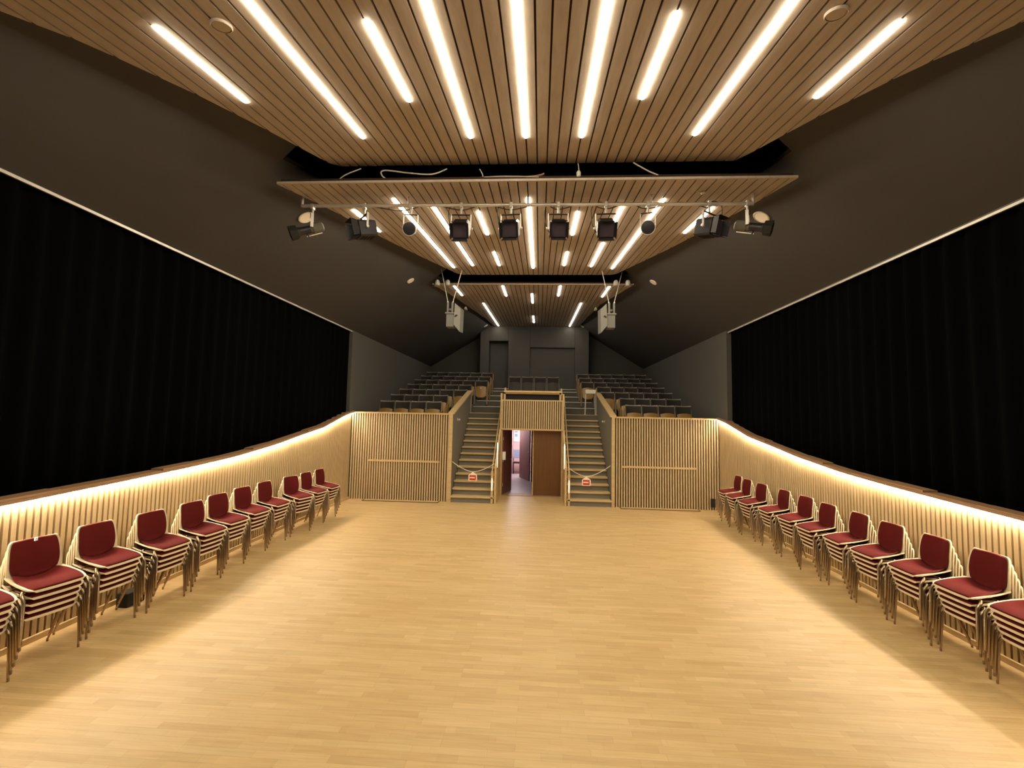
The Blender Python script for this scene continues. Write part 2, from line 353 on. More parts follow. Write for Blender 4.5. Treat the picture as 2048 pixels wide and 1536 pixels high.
# centre platform and aisles
cp = MB(); cp.box(XC-0.95, XC+0.95, 16.6, 20.0, 2.5, 2.945); cp.box(XC-0.95, XC+0.95, 13.3, 16.6, 2.35, 2.62)
cp.build('centre_platform', 'carpet', tier)
steps = [(2.402, 14.95), (2.637, 15.75), (2.870, 16.65), (3.103, 17.55), (3.336, 18.4), (3.50, 19.3)]
NST = 14; RISE = 0.1716; RUN = 0.225; SY = 12.03
for side, sx in (('left', -1), ('right', 1)):
    xo, xi = XC+sx*2.12, XC+sx*0.95
    xlo, xhi = min(xo, xi), max(xo, xi)
    root = empty('staircase', ((xlo+xhi)/2, SY, 0)); ox, oy = (xlo+xhi)/2, SY
    tag(root, 'steep staircase with pale oak treads and grey risers %s of the doorway' % side, 'stairs')
    for k in range(1, NST):
        y = (k-1)*RUN
        MB().box(xlo-ox+0.01, xhi-ox-0.01, y-0.055, y+RUN+0.02, RISE*k-0.045, RISE*k).build('tread', 'oak', root, bevel=0.008)
    rs = MB()
    for k in range(1, NST+1):
        y = (k-1)*RUN
        rs.box(xlo-ox+0.01, xhi-ox-0.01, y, y+RUN, max(0, RISE*(k-3)) if k > 2 else 0, RISE*k-0.046)
    rs.build('risers', 'grey_stair', root)
    # aisle steps above the wooden flight
    for i, (z, y) in enumerate(steps):
        y1 = steps[i+1][1]+0.02 if i < len(steps)-1 else 19.98
        MB().box(xlo-ox-(0.0 if sx > 0 or i == 0 else 0.1), xhi-ox+(0.1 if sx > 0 and i else 0.0), y-oy, y1-oy, z-0.45, z).build('aisle_step', 'carpet', root)
        MB().box(xlo-ox, xhi-ox, y-oy-0.012, y-oy+0.03, z-0.018, z+0.004).build('nosing', 'alu' if i else 'oak', root)
    # outer stairwell wall (grey) with sloping oak cap
    wx0, wx1 = (xo-0.07, xo) if sx < 0 else (xo, xo+0.07)
    wl = MB()
    poly = [(EY-0.02, 0.0), (15.15, 0.0), (15.15, 3.10), (14.6, 3.10), (EY-0.02, 2.33)]
    n0 = len(wl.v)
    for xx in (wx0, wx1):
        for (yy, zz) in ((EY-0.02, 0.0), (15.2, 0.0), (15.2, 3.12), (EY-0.02, 2.33)): wl.v.append((xx, yy, zz))
    wl.f += [(0, 1, 2, 3), (7, 6, 5, 4), (0, 4, 5, 1), (1, 5, 6, 2), (2, 6, 7, 3), (3, 7, 4, 0)]
    wr = wl.build('wall_stairwell_'+side, 'grey_stair'); tag(wr, kind='structure')
    c = MB(); ca, cb = wx0-0.05, wx1+0.05
    c.hexa([(ca, EY-0.03, 2.33), (cb, EY-0.03, 2.33), (cb, 15.22, 3.12), (ca, 15.22, 3.12), (ca, EY-0.03, 2.37), (cb, EY-0.03, 2.37), (cb, 15.22, 3.16), (ca, 15.22, 3.16)])
    c.build('oak_cap', 'oak_y', wr)
    MB().box(wx0-0.01 if sx < 0 else wx0-0.005, wx1+0.01, EY-0.035, EY-0.02, 0, 2.33).build('edge_strip', 'oak', wr)
    MB().box(xo-0.012 if sx > 0 else xo, xo if sx > 0 else xo+0.012, 15.19, 15.24, 2.4, 3.14).build('end_post', 'alu', wr)
    # inner stair wall in oak between the doorway and the flight
    ix0, ix1 = (xi, xi+0.05) if sx < 0 else (xi-0.05, xi)
    iw = MB()
    for xx in (ix0, ix1):
        for (yy, zz) in ((SY-0.06, 0.0), (15.4, 0.0), (15.4, 3.25), (14.9, 3.25), (SY-0.06, 0.98)): iw.v.append((xx, yy, zz))
    iw.f += [(0, 1, 2, 3, 4), (9, 8, 7, 6, 5), (0, 5, 6, 1), (1, 6, 7, 2), (2, 7, 8, 3), (3, 8, 9, 4), (4, 9, 5, 0)]
    io = iw.build('wall_stair_inner_'+side, 'oak_y'); tag(io, kind='structure')
    # handrail with built in light, on the stair side
    hr = empty('handrail', (xi+sx*0.06, SY, 0)); tag(hr, 'slim handrail with a glowing light strip beside the %s stairs' % side, 'handrail', 'lit handrails')
    sl_ = RISE/RUN
    MB().tube([(0, -0.05, 0.85), (0, 0.0, 0.90), (0, 2.7, 0.90+2.7*sl_)], 0.02, 10).build('rail_tube', 'oak_y', hr, smooth=True)
    for q in (0.15, 1.3, 2.45):
        MB().tube([(0, q, 0.90+q*sl_-0.02), (0, q, 0.80+q*sl_), (-sx*0.06, q, 0.78+q*sl_)], 0.008, 6).build('bracket', 'alu', hr, smooth=True)
    MB().tube([(0.0, -0.060, 0.66), (0.0, -0.062, 0.60), (0.0, -0.062, 0.45), (0.0, -0.060, 0.34)], [0.005, 0.009, 0.008, 0.003], 8).build('newel_light', 'rail_led', hr, smooth=True)
    MB().tube([(-sx*0.125, -0.04, 1.60), (-sx*0.126, -0.04, 1.52), (-sx*0.128, -0.04, 1.30), (-sx*0.13, -0.04, 0.95)], [0.006, 0.013, 0.009, 0.003], 8).build('upright_light', 'rail_led', hr, smooth=True)
    MB().box(-0.03, 0.03, -0.055, -0.02, 0.0, 0.85).build('newel', 'oak', hr)
# small round wall lamps on the stairwell walls
for side, x, y, z, sx in (('left', XC-2.12, 12.75, 2.18, 1), ('right', XC+2.12, 13.3, 2.20, -1)):
    o = empty('wall_knob', (x, y, z)); tag(o, 'small round metal knob on the grey stairwell wall, %s stairs' % side, 'knob', 'round knobs in the stairwells')
    mt = Matrix.Rotation(sx*PI/2, 4, 'Y')
    MB().lathe([(0.045, 0.0), (0.045, 0.012), (0.02, 0.018)], mt).build('base_plate', 'alu', o, smooth=True)
    MB().lathe([(0.018, 0.012), (0.02, 0.05), (0.03, 0.06), (0.026, 0.08), (0.01, 0.085)], mt).build('knob', 'alu', o, smooth=True)

# balustrade box over the doorway
BY = 13.2
bx0, bx1 = XC-0.90, XC+0.90
root = empty('balustrade', (XC, BY, 1.93)); tag(root, 'slatted oak balustrade box above the central doorway', 'balustrade')
h = 0.90
s = MB(); n = 28; pw = (2*h)/n
for i in range(n): s.box(-h+i*pw+0.012, -h+i*pw+0.012+0.038, -0.03, 0.02, 0.02, 0.83)
s.build('slats', 'slat', root)
MB().box(-h, h, 0.02, 0.05, 0.0, 0.85).build('backing', 'slat_back', root)
MB().box(-h-0.01, h+0.01, -0.035, 0.05, 0.83, 0.865).build('top_rail', 'oak', root)
MB().box(-h, h, -0.035, 0.05, -0.02, 0.02).build('bottom_rail', 'oak', root)
fr = MB(); fr.box(-h+0.06, -h+0.11, 0.0, 0.06, 0.865, 1.08); fr.box(h-0.11, h-0.06, 0.0, 0.06, 0.865, 1.08); fr.box(-h+0.06, h-0.06, 0.0, 0.06, 1.035, 1.08); fr.box(-h+0.06, h-0.06, -0.06, 0.12, 1.08, 1.13)
fr.build('opening_frame', 'oak', root)
MB().box(-h+0.11, h-0.11, 0.10, 0.13, 0.865, 1.06).build('dark_panel', 'dark', root)
sd = MB(); sd.box(-h-0.03, -h+0.02, -0.03, 3.4, 0.0, 1.05); sd.box(h-0.02, h+0.03, -0.03, 3.4, 0.0, 1.05); sd.build('side_panel', 'oak_y', root)

# doorway, leaves and the corridor behind
DY = 13.35
cr = MB(); cr.box(-1.095, 0.695, DY+0.05, 19.2, -0.06, 0.0); co = cr.build('floor_corridor', 'stone'); tag(co, kind='structure')
cw = MB(); cw.box(-1.095, -1.06, DY+0.1, 19.2, 0, 2.15); cw.box(0.66, 0.695, DY+0.1, 19.2, 0, 2.15); cw.box(-1.095, 0.695, DY+0.1, 19.2, 2.10, 2.16); cw.box(-1.095, 0.695, 19.1, 19.2, 0, 2.15)
cwo = cw.build('wall_corridor', 'pink'); tag(cwo, kind='structure')
jm = MB(); jm.box(-1.15, -1.06, BY, DY+0.1, 0, 1.93); jm.box(0.66, 0.75, BY, DY+0.1, 0, 1.93); jm.box(-1.15, 0.75, BY, DY+0.1, 1.90, 1.95)
jo = jm.build('trim_doorway', 'oak'); tag(jo, kind='structure')
th = MB().box(-1.06, 0.66, DY-0.10, DY+0.35, 0.0, 0.012).build('trim_threshold', 'cap'); tag(th, kind='structure')
# open left leaf
dl = MB(); a = Vector((-1.03, DY+0.05, 0)); dirv = Vector((0.235, 0.97, 0)).normalized(); nrm = Vector((dirv.y, -dirv.x, 0))
pts = []
for z in (0.015, 1.89):
    for (q, e) in ((0, 0), (0.84, 0), (0.84, -0.045), (0, -0.045)): 
        p = a+dirv*q+nrm*e; pts.append((p.x, p.y, z))
dl.hexa([pts[i] for i in (0, 3, 2, 1, 4, 7, 6, 5)]); do = dl.build('door_1', 'door_red'); tag(do, kind='structure', label='red-brown left door leaf standing open')
hd = MB(); p = a+dirv*0.75; hd.tube([p+Vector((0, 0, 0.98)), p+nrm*0.05+Vector((0, 0, 0.98)), p+nrm*0.05-dirv*0.12+Vector((0, 0, 0.98))], 0.009, 8); hd.build('door_handle', 'alu', do, smooth=True)
for hz in (0.25, 0.95, 1.6): MB().box(-1.045, -1.03, DY+0.02, DY+0.05, hz, hz+0.09).build('hinge', 'alu', do)
# closed right leaf
dr = MB().box(-0.16, 0.655, DY+0.06, DY+0.105, 0.015, 1.895).build('door_3', 'door_brown'); tag(dr, kind='structure', label='brown right door leaf, closed')
MB().box(-0.175, -0.145, DY+0.04, DY+0.11, 0.015, 1.895).build('edge_strip', 'oak', dr)
for hz in (0.25, 0.95, 1.45): MB().box(-0.17, -0.155, DY+0.03, DY+0.045, hz, hz+0.08).build('lock_plate', 'alu', dr)
# paper on the door jamb
t = MB().box(-1.10, -0.965, DY+0.0, DY+0.012, 1.02, 1.26).build('notice_card', 'paper'); tag(t, 'pale notice card beside the open door leaf', 'card')
# second leaf further down the corridor
d2 = MB(); d2.hexa([(-0.72, 17.35, 0.01), (-0.70, 17.31, 0.01), (-0.28, 16.25, 0.01), (-0.32, 16.24, 0.01), (-0.72, 17.35, 2.05), (-0.70, 17.31, 2.05), (-0.28, 16.25, 2.05), (-0.32, 16.24, 2.05)])
o = d2.build('door_4', 'door_red'); tag(o, kind='structure', label='brown door further down the corridor')
MB().box(-0.37, -0.34, 16.35, 16.39, 1.02, 1.06).build('door_handle', 'alu', o)
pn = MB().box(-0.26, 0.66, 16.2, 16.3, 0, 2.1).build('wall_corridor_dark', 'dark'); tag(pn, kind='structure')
po = MB().box(-1.04, -0.80, 19.06, 19.09, 1.25, 1.75).build('poster', 'paper'); tag(po, 'white poster on the corridor end wall seen through the doorway', 'poster')
for q, (z0, z1) in enumerate(((1.62, 1.70), (1.45, 1.58))): MB().box(-1.01, -0.88, 19.05, 19.06, z0, z1).build('print', 'blue', po)
cb = empty('side_chair', (-0.86, 18.4, 0)); tag(cb, 'dark chair standing at the far end of the corridor', 'chair')
MB().box(-0.16, 0.16, -0.16, 0.16, 0.42, 0.47).build('seat', 'dark', cb); MB().box(-0.16, 0.16, 0.14, 0.17, 0.6, 0.95).build('backrest', 'blue', cb)
for (x, y) in ((-0.14, -0.14), (0.14, -0.14), (-0.14, 0.15), (0.14, 0.15)): MB().box(x-0.012, x+0.012, y-0.012, y+0.012, 0, 0.43 if y < 0 else 0.62).build('leg', 'blackmetal', cb)
cl = MB().box(-1.0, -0.5, 17.7, 18.0, 2.07, 2.10).build('corridor_fill_panel', 'corridor_fill'); tag(cl, 'added cool white light panel standing in for corridor daylight', 'ceiling light')  # added light source, stands in for the daylight in the corridor

# ropes with red signs across the stairs
for side, x0, z0, x1, z1, xm, zm, yy in (('left', -2.31, 1.06, -1.17, 1.03, -1.74, 0.80, 12.1), ('right', 0.78, 0.99, 1.90, 1.06, 1.27, 0.76, 12.1)):
    pts = []
    for i in range(17):
        t = i/16; x = x0+(x1-x0)*t
        u = (x-xm); z = zm + ((z0-zm)*(u/(x0-xm))**1.6 if u*(x0-xm) > 0 else (z1-zm)*(u/(x1-xm))**1.6 if u else 0)
        pts.append((x, yy, z))
    o = MB().tube(pts, 0.008, 6).build('barrier_rope', 'signwhite', smooth=True); tag(o, 'thin pale barrier rope sagging across the %s stairs' % side, 'rope', 'barrier ropes')
    s = empty('hanging_sign', (xm, yy-0.01, zm)); tag(s, 'small red and white sign hanging from the rope on the %s stairs' % side, 'sign', 'red signs on the stair ropes')
    mt = Matrix.Rotation(PI/2, 4, 'X')
    MB().prism([(-0.10, -0.24), (0.10, -0.24), (0.115, -0.22), (0.115, -0.10), (0.10, -0.07), (0.03, -0.02), (0.0, 0.01), (-0.03, -0.02), (-0.10, -0.07), (-0.115, -0.10), (-0.115, -0.22)], 0, 0.006, mt).build('plate', 'signwhite', s)
    MB().prism([(-0.09, -0.22), (0.085, -0.22), (0.085, -0.085), (-0.09, -0.085)], 0.006, 0.008, mt).build('red_field', 'signred', s)
    MB().prism([(-0.08, -0.165), (0.055, -0.165), (0.055, -0.135), (-0.08, -0.135)], 0.008, 0.009, mt).build('text_line', 'signwhite', s)

# ================================================================= CEILING RAFTS AND LIGHTS
names = {1: 'large pale timber board ceiling raft nearest the camera', 2: 'middle timber board ceiling raft behind the spotlight bar', 3: 'small far timber board ceiling raft in front of the booth'}
rafts = {}
PITCH = 0.126
for k in (1, 2, 3):
    a_, s_ = P[k]; L, Rr = OUT[k]
    y0, y1 = L[0][0], L[-1][0]
    zf = lambda y: 2.3+a_+s_*y
    inv = lambda tab, x: lerp_tab(sorted([(xx, yy) for yy, xx in tab]), x)
    root = empty('ceiling_raft', (XC, y0, zf(y0))); tag(root, names[k], 'ceiling panel', 'timber ceiling rafts')
    org = Vector((XC, y0, zf(y0)))
    bd = MB(); gp = MB()
    n = 42
    for i in range(-n, n):
        xa, xb = XC+i*PITCH+0.0085, XC+(i+1)*PITCH-0.0085
        if xa < L[0][1] and xb < L[0][1]: continue
        if xa > Rr[0][1] and xb > Rr[0][1]: continue
        def yend(x):
            if x < L[-1][1]: return inv(L, x)
            if x > Rr[-1][1]: return inv(Rr, x)
            return y1
        xa_, xb_ = max(xa, L[0][1]), min(xb, Rr[0][1])
        ya, yb = yend(xa_), yend(xb_)
        if max(ya, yb) <= y0+0.02: continue
        pts = []
        for dz in (0, 0.022):
            for (x, y) in ((xa_, y0), (xb_, y0), (xb_, yb), (xa_, ya)): pts.append(Vector((x, y, zf(y)+dz))-org)
        bd.hexa(pts)
    bd.build('boards', 'board', root)
    tabs = sorted(set([y for y, _ in L]+[y for y, _ in Rr]))
    for ya, yb in zip(tabs, tabs[1:]):
        pts = []
        for dz in (0.023, 0.075):
            for (x, y) in ((lerp_tab(L, ya)+0.04, ya), (lerp_tab(Rr, ya)-0.04, ya), (lerp_tab(Rr, yb)-0.04, yb), (lerp_tab(L, yb)+0.04, yb)): pts.append(Vector((x, y, zf(y)+dz))-org)
        gp.hexa(pts)
    gp.build('backing', 'board_gap', root)
    if k > 1:
        e = MB(); e.box(L[0][1], Rr[0][1], y0-0.03, y0-0.002, zf(y0)-0.002, zf(y0)+0.028)
        e.v = [tuple(Vector(p)-org) for p in e.v]; e.build('front_edge', 'board', root)

def strip(k, dx, ya, yb, label):
    a_, s_ = P[k]; x = XC+dx
    z = 2.3+a_+s_*ya; L = math.hypot(yb-ya, s_*(yb-ya))
    o = empty('linear_light', (x, ya, z)); o.rotation_euler = (math.atan(s_), 0, 0)
    tag(o, label, 'ceiling light', 'linear lights in the timber ceiling')
    w_ = 0.030
    poly = [(-w_, w_)] + [(w_*math.cos(t), w_+w_*math.sin(t)) for t in [PI+i*PI/8 for i in range(1, 8)]] + [(w_, w_)]
    # rounded ended diffuser standing slightly proud of the boards
    mb = MB(); segs = [(0.0, 0.4), (0.012, 0.8), (0.035, 1.0), (L-0.035, 1.0), (L-0.012, 0.8), (L, 0.4)]
    nn = 9; base = 0
    for (yy, q) in segs:
        for j in range(nn):
            t = PI*j/(nn-1); mb.v.append((w_*q*math.cos(t), yy, -0.016*q*math.sin(t)-0.001))
    for i in range(len(segs)-1):
        for j in range(nn-1):
            b = i*nn+j; mb.f.append((b, b+1, b+nn+1, b+nn))
        mb.f.append((i*nn, (i+1)*nn, (i+1)*nn+nn-1, i*nn+nn-1))
    mb.f.append(tuple(range(nn))[::-1]); mb.f.append(tuple((len(segs)-1)*nn+j for j in range(nn)))
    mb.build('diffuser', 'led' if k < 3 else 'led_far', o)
    MB().box(-w_-0.004, w_+0.004, -0.006, L+0.006, 0.0, 0.02).build('housing', 'white', o)
pos1 = 'on the nearest timber raft'
strip(1, -2.75, 3.03, 4.10, 'short light strip near the left edge of the nearest timber raft')
strip(1, -1.885, 0.95, 4.90, 'long light strip left of centre, outer one, nearest timber raft')
strip(1, -1.12, 3.04, 4.15, 'short light strip between two long ones, left half of nearest raft')
strip(1, -0.635, 0.95, 4.94, 'long light strip just left of the centre strip on nearest raft')
strip(1, 0.0, 0.95, 4.96, 'long centre light strip of the nearest timber raft')
strip(1, 0.635, 0.95, 4.97, 'long light strip just right of the centre strip on nearest raft')
strip(1, 1.14, 3.06, 4.20, 'short light strip between two long ones, right half of nearest raft')
strip(1, 1.90, 0.95, 4.97, 'long light strip right of centre, outer one, nearest timber raft')
strip(1, 2.785, 3.22, 4.25, 'short light strip near the right edge of the nearest timber raft')
strip(2, -2.72, 6.59, 7.75, 'short light strip at the left edge of the middle raft')
strip(2, -1.94, 6.15, 10.73, 'long light strip in the left half of the middle raft')
strip(2, -1.44, 6.45, 8.0, 'short light strip behind the left spotlights, second row, middle raft')
strip(2, -1.44, 8.45, 10.5, 'light strip left of centre towards the far edge of the middle raft')
strip(2, -0.79, 6.70, 7.96, 'short front light strip left of the centre strip, middle raft')
strip(2, -0.80, 9.2, 10.5, 'short rear light strip left of the centre strip, middle raft')
strip(2, 0.0, 6.15, 10.78, 'long centre light strip of the middle timber raft')
strip(2, 0.75, 6.75, 8.0, 'short front light strip right of the centre strip, middle raft')
strip(2, 0.735, 9.2, 10.5, 'short rear light strip right of the centre strip, middle raft')
strip(2, 1.39, 6.5, 7.9, 'short light strip behind the right spotlights, second row, middle raft')
strip(2, 1.385, 8.5, 10.61, 'light strip right of centre towards the far edge of the middle raft')
strip(2, 1.915, 6.25, 10.83, 'long light strip in the right half of the middle raft')
strip(2, 2.72, 6.60, 7.92, 'short light strip at the right edge of the middle raft')
strip(3, -2.17, 11.93, 13.24, 'short light strip at the near left corner of the far raft')
strip(3, -0.84, 11.89, 13.29, 'short light strip left of centre at the near edge of far raft')
strip(3, -0.06, 12.92, 14.40, 'short centre light strip nearest the front of the far raft')
strip(3, 0.72, 11.88, 13.26, 'short light strip right of centre at the near edge of far raft')
strip(3, 2.03, 11.95, 13.38, 'short light strip at the near right corner of the far raft')
strip(3, -1.68, 14.43, 19.9, 'long slanting light strip along the left edge of far raft')
strip(3, -0.08, 17.0, 18.8, 'short centre light strip at the back of the far raft')
strip(3, 1.50, 14.35, 19.9, 'long slanting light strip along the right edge of far raft')
# round discs in the ceiling
def disc(name, loc, normal, r, label, ringd=True, mat='white'):
    o = empty(name, loc); q = Vector((0, 0, 1)).rotation_difference(Vector(normal)); o.rotation_mode = 'QUATERNION'; o.rotation_quaternion = q
    tag(o, label, 'ceiling fitting', 'round ceiling fittings')
    MB().lathe([(r, 0.0), (r, 0.012), (r*0.93, 0.02), (r*0.86, 0.02), (r*0.85, 0.0)], n=24, cap=False).build('ring', mat, o, smooth=True)
    MB().lathe([(r*0.85, 0.005), (r*0.8, 0.016), (r*0.3, 0.018)], n=24).build('grille', 'signwhite' if ringd else mat, o, smooth=True)
nl = Vector((SL, 0, -1)).normalized(); nr = Vector((-SL, 0, -1)).normalized()
def on_grey(x, y, sg): return (x, y, grey_z(x, sg)-0.002)
disc('ceiling_speaker', on_grey(-3.759, 6.754, -1), nl, 0.125, 'round pale ceiling fitting behind the leftmost spotlight')
disc('ceiling_speaker', on_grey(3.356, 6.908, 1), nr, 0.125, 'round pale ceiling fitting behind the rightmost spotlight')
disc('ceiling_speaker', on_grey(-3.307, 11.016, -1), nl, 0.10, 'round pale fitting on the dark slope left of the hanging speaker')
disc('ceiling_speaker', on_grey(2.832, 11.338, 1), nr, 0.10, 'round pale fitting on the dark slope right of the hanging speaker')
disc('ceiling_speaker', on_grey(-2.394, 19.4, -1), nl, 0.10, 'tiny far round fitting left of the booth, on the dark slope')
disc('ceiling_speaker', on_grey(1.851, 19.9, 1), nr, 0.10, 'tiny far round fitting right of the booth, on the dark slope')
n1 = Vector((0, .16, -1)).normalized()
disc('smoke_detector', (-2.43, 3.042, 5.195), n1, 0.075, 'round brown disc on the timber raft, upper left', False, 'detector')
disc('smoke_detector', (2.063, 3.126, 5.208), n1, 0.075, 'round brown disc on the timber raft, upper right', False, 'detector')
# small globe fittings at the corners of the far raft
for x, lb in ((-2.78, 'outer left'), (-2.50, 'inner left'), (1.96, 'inner right'), (2.27, 'outer right')):
    o = empty('globe_fitting', (x, 11.72, 5.80)); tag(o, 'small pale globe fitting on the near edge of far raft, %s one' % lb, 'ceiling fitting', 'globe fittings on the far raft')
    MB().lathe([(0.02, -0.085), (0.05, -0.07), (0.065, -0.03), (0.065, 0.02), (0.045, 0.07), (0.02, 0.085)], Matrix.Translation((0, 0, 0.04)), 16).build('globe', 'white', o, smooth=True)
    MB().lathe([(0.085, -0.05), (0.085, -0.035), (0.06, -0.03)], n=18).build('collar', 'board', o, smooth=True)

# ================================================================= CURTAINS AND RAILS
for side, xc_, sg, y1 in (('left', -5.22, -1, 11.88), ('right', 4.84, 1, 11.60)):
    rows = []; N = 420
    zz = [1.30, 2.4, 3.5, 4.66]
    P_ = []
    for z in zz:
        r = []
        for i in range(N+1):
            y = 0.8+(y1-0.8)*i/N; ph = 2*PI*y/0.28 + 0.8*math.sin(y*1.7)
            amp = 0.04+0.012*math.sin(y*2.3)
            zb_ = z if z > 1.5 else lerp_tab(DT, y)-0.15
            r.append(Vector((xc_+amp*math.sin(ph), y, zb_)))
        P_.append(r)
    o = MB().grid(P_).build('curtain', 'curtain', smooth=True)
    tag(o, 'long black pleated curtain hanging along the %s wall' % side, 'curtain', 'black side curtains')
    so = o.modifiers.new('thickness', 'SOLIDIFY'); so.thickness = 0.004
    # rail
    rr = empty('curtain_rail', (xc_-sg*0.08, 0.8, 4.55)); tag(rr, 'long pale metal curtain rail under the sloping ceiling, %s side' % side, 'curtain rail', 'curtain rails')
    Lr = (12.35 if sg < 0 else 12.5)-0.8
    MB().box(-0.012, 0.012, 0, Lr, -0.03, 0.0).build('track', 'alu', rr)
    MB().box(-0.010, 0.010, 0, Lr-0.4, 0.0, 0.075).build('housing', 'rail_grey', rr)
    a_, b_ = sorted((-sg*0.010, -sg*0.05))
    MB().box(a_, b_, 0, Lr-0.4, 0.060, 0.075).build('housing_lip', 'rail_grey', rr)

# ================================================================= STACKING CHAIRS
def cr_(tab, t):
    n = len(tab)-1; f = t*n; i = min(int(f), n-1); u = f-i
    p0, p1, p2, p3 = tab[max(i-1, 0)], tab[i], tab[i+1], tab[min(i+2, n)]
    return [0.5*((2*b)+(-a+c)*u+(2*a-5*b+4*c-d)*u*u+(-a+3*b-3*c+d)*u**3) for a, b, c, d in zip(p0, p1, p2, p3)]
# x, z, half width
PR = [(0.172, 0.406, 0.165), (0.172, 0.424, 0.192), (0.152, 0.440, 0.215), (0.09, 0.451, 0.228), (0.02, 0.450, 0.230), (-0.06, 0.446, 0.226),
      (-0.135, 0.450, 0.216), (-0.185, 0.472, 0.209), (-0.207, 0.515, 0.206), (-0.214, 0.58, 0.205), (-0.220, 0.65, 0.201), (-0.232, 0.72, 0.196), (-0.246, 0.785, 0.183), (-0.252, 0.808, 0.160)]
def S(u, v, inset=0.0):
    x, z, hw = cr_(PR, u); hw = max(0.02, hw-(inset+0.036*math.exp(-((u-0.55)/0.10)**2) if inset else 0))
    seat = 1-min(1, max(0, (z-0.455)/0.06))
    rear = min(1, max(0, (0.15-x)/0.30)); cz = abs(v)**2.6*seat*(0.004+0.052*rear*rear*(3-2*rear)); cx = 0.034*abs(v)**2.2*(1-seat)
    return Vector((x+cx, hw*v, z+cz))
def NRM(u, v):
    e = 1e-3
    a = S(min(1, u+e), v)-S(max(0, u-e), v); b = S(u, min(1, v+e))-S(u, max(-1, v-e))
    n = b.cross(a).normalized()
    return n if True else n
def sheet(u0, u1, nu, nv, inset, off, th):
    Pg, Ng = [], []
    for i in range(nu):
        u = u0+(u1-u0)*i/(nu-1); r, rn = [], []
        for j in range(nv):
            v = -1+2*j/(nv-1); n = NRM(u, v*0.98)
            if n.dot(Vector((0.6, 0, 0.8))) < 0: n = -n
            o_ = off(i/(nu-1), v) if callable(off) else off
            r.append(S(u, v, inset)+n*o_); rn.append(n)
        Pg.append(r); Ng.append(rn)
    return MB().grid(Pg, th, Ng)
def pad_off(t, v):
    e = min(1, min(t, 1-t)/0.07); f = min(1, (1-abs(v))/0.18)
    return 0.002+0.013*math.sqrt(max(0, 1-(1-e)**2))*math.sqrt(max(0, 1-(1-f)**2))
def pad_insetrow(): pass
ch = empty('stacking_chair')
sheet(0.0, 1.0, 34, 13, 0.0, 0.0, 0.013).build('shell', 'shell', ch, smooth=True)
sheet(0.10, 0.525, 20, 13, 0.020, pad_off, 0.001).build('seat_pad', 'red', ch, smooth=True)
sheet(0.527, 0.975, 20, 13, 0.018, pad_off, 0.001).build('back_pad', 'red', ch, smooth=True)
for sy in (-1, 1):
    for lx, tx, fx_, y0, y1 in ((0.100, 0.152, 0.172, 0.240, 0.246), (-0.056, -0.08, -0.235, 0.228, 0.232)):
        lg = MB().tube([(lx, sy*0.10, 0.428), (lx, sy*(y0-0.035), 0.428), (lx+0.002, sy*(y0-0.010), 0.424), (lx+(tx-lx)*0.3, sy*y0, 0.410), (tx, sy*(y0+0.002), 0.36), (fx_, sy*y1, 0.02)],
                  [0.009, 0.010, 0.012, 0.014, 0.0155, 0.009], 8).build('leg', 'chrome', ch, smooth=True)
        MB().lathe([(0.008, 0.0), (0.010, 0.004), (0.0095, 0.03), (0.008, 0.032)], Matrix.Translation((fx_+0.002*(1 if fx_ > 0 else -1), sy*(y1+0.0005), 0)), 8).build('foot', 'rubber', lg, smooth=True)
    MB().tube([(0.104, sy*0.215, 0.417), (-0.052, sy*0.203, 0.417)], 0.008, 6).build('side_bar', 'chrome', ch, smooth=True)
remember(ch)
DZ, DX = 0.064, 0.024
LEFT = [(3.47, -4.62, 10), (4.05, -4.62, 12), (4.66, -4.62, 5), (5.26, -4.54, 5), (5.89, -4.53, 4), (6.50, -4.62, 5), (7.14, -4.68, 5), (7.77, -4.70, 3), (8.50, -4.65, 14), (9.11, -4.66, 4), (9.71, -4.67, 2)]
RIGHT = [(4.22, 4.31, 0), (4.79, 4.31, 1), (5.38, 4.30, -1), (5.99, 4.29, 2), (6.59, 4.31, -2), (7.25, 4.30, 1), (7.90, 4.35, 3), (8.57, 4.35, 0), (9.33, 4.32, 4), (9.98, 4.33, 0), (10.56, 4.39, -2)]
lev = ['bottom', 'second from the bottom', 'middle', 'second from the top', 'topmost']
first = True
for side, tab, base in (('left', LEFT, 0.0), ('right', RIGHT, PI)):
    for i, (y, x, rot) in enumerate(tab):
        n = 5
        ang = base - math.radians(rot) if side == 'left' else base + math.radians(rot)
        c_, s_ = math.cos(ang), math.sin(ang)
        for k in range(n):
            if first: o = ch; first = False
            else: o = copy_tree(ch)
            o.location = (x+c_*DX*k, y+s_*DX*k, DZ*k); o.rotation_euler = (0, 0, ang+math.radians(random.uniform(-0.5, 0.5)))
            o['label'] = 'red-padded pale shell chair, %s in %s stack from the camera, %s wall' % (lev[k], ORD[i], side)
            o['category'] = 'chair'; o['group'] = 'chairs stacked along the %s wall' % side
# small white tag on the nearest full left stack's top chair
tg = MB().box(-0.006, 0.006, -0.012, 0.012, -0.015, 0.015)
t = tg.build('paper_tag', 'paper'); t.location = (-4.62+0.096-0.222, 4.09, 1.05); tag(t, 'tiny white tag on the backrest of the nearest full left stack', 'tag')

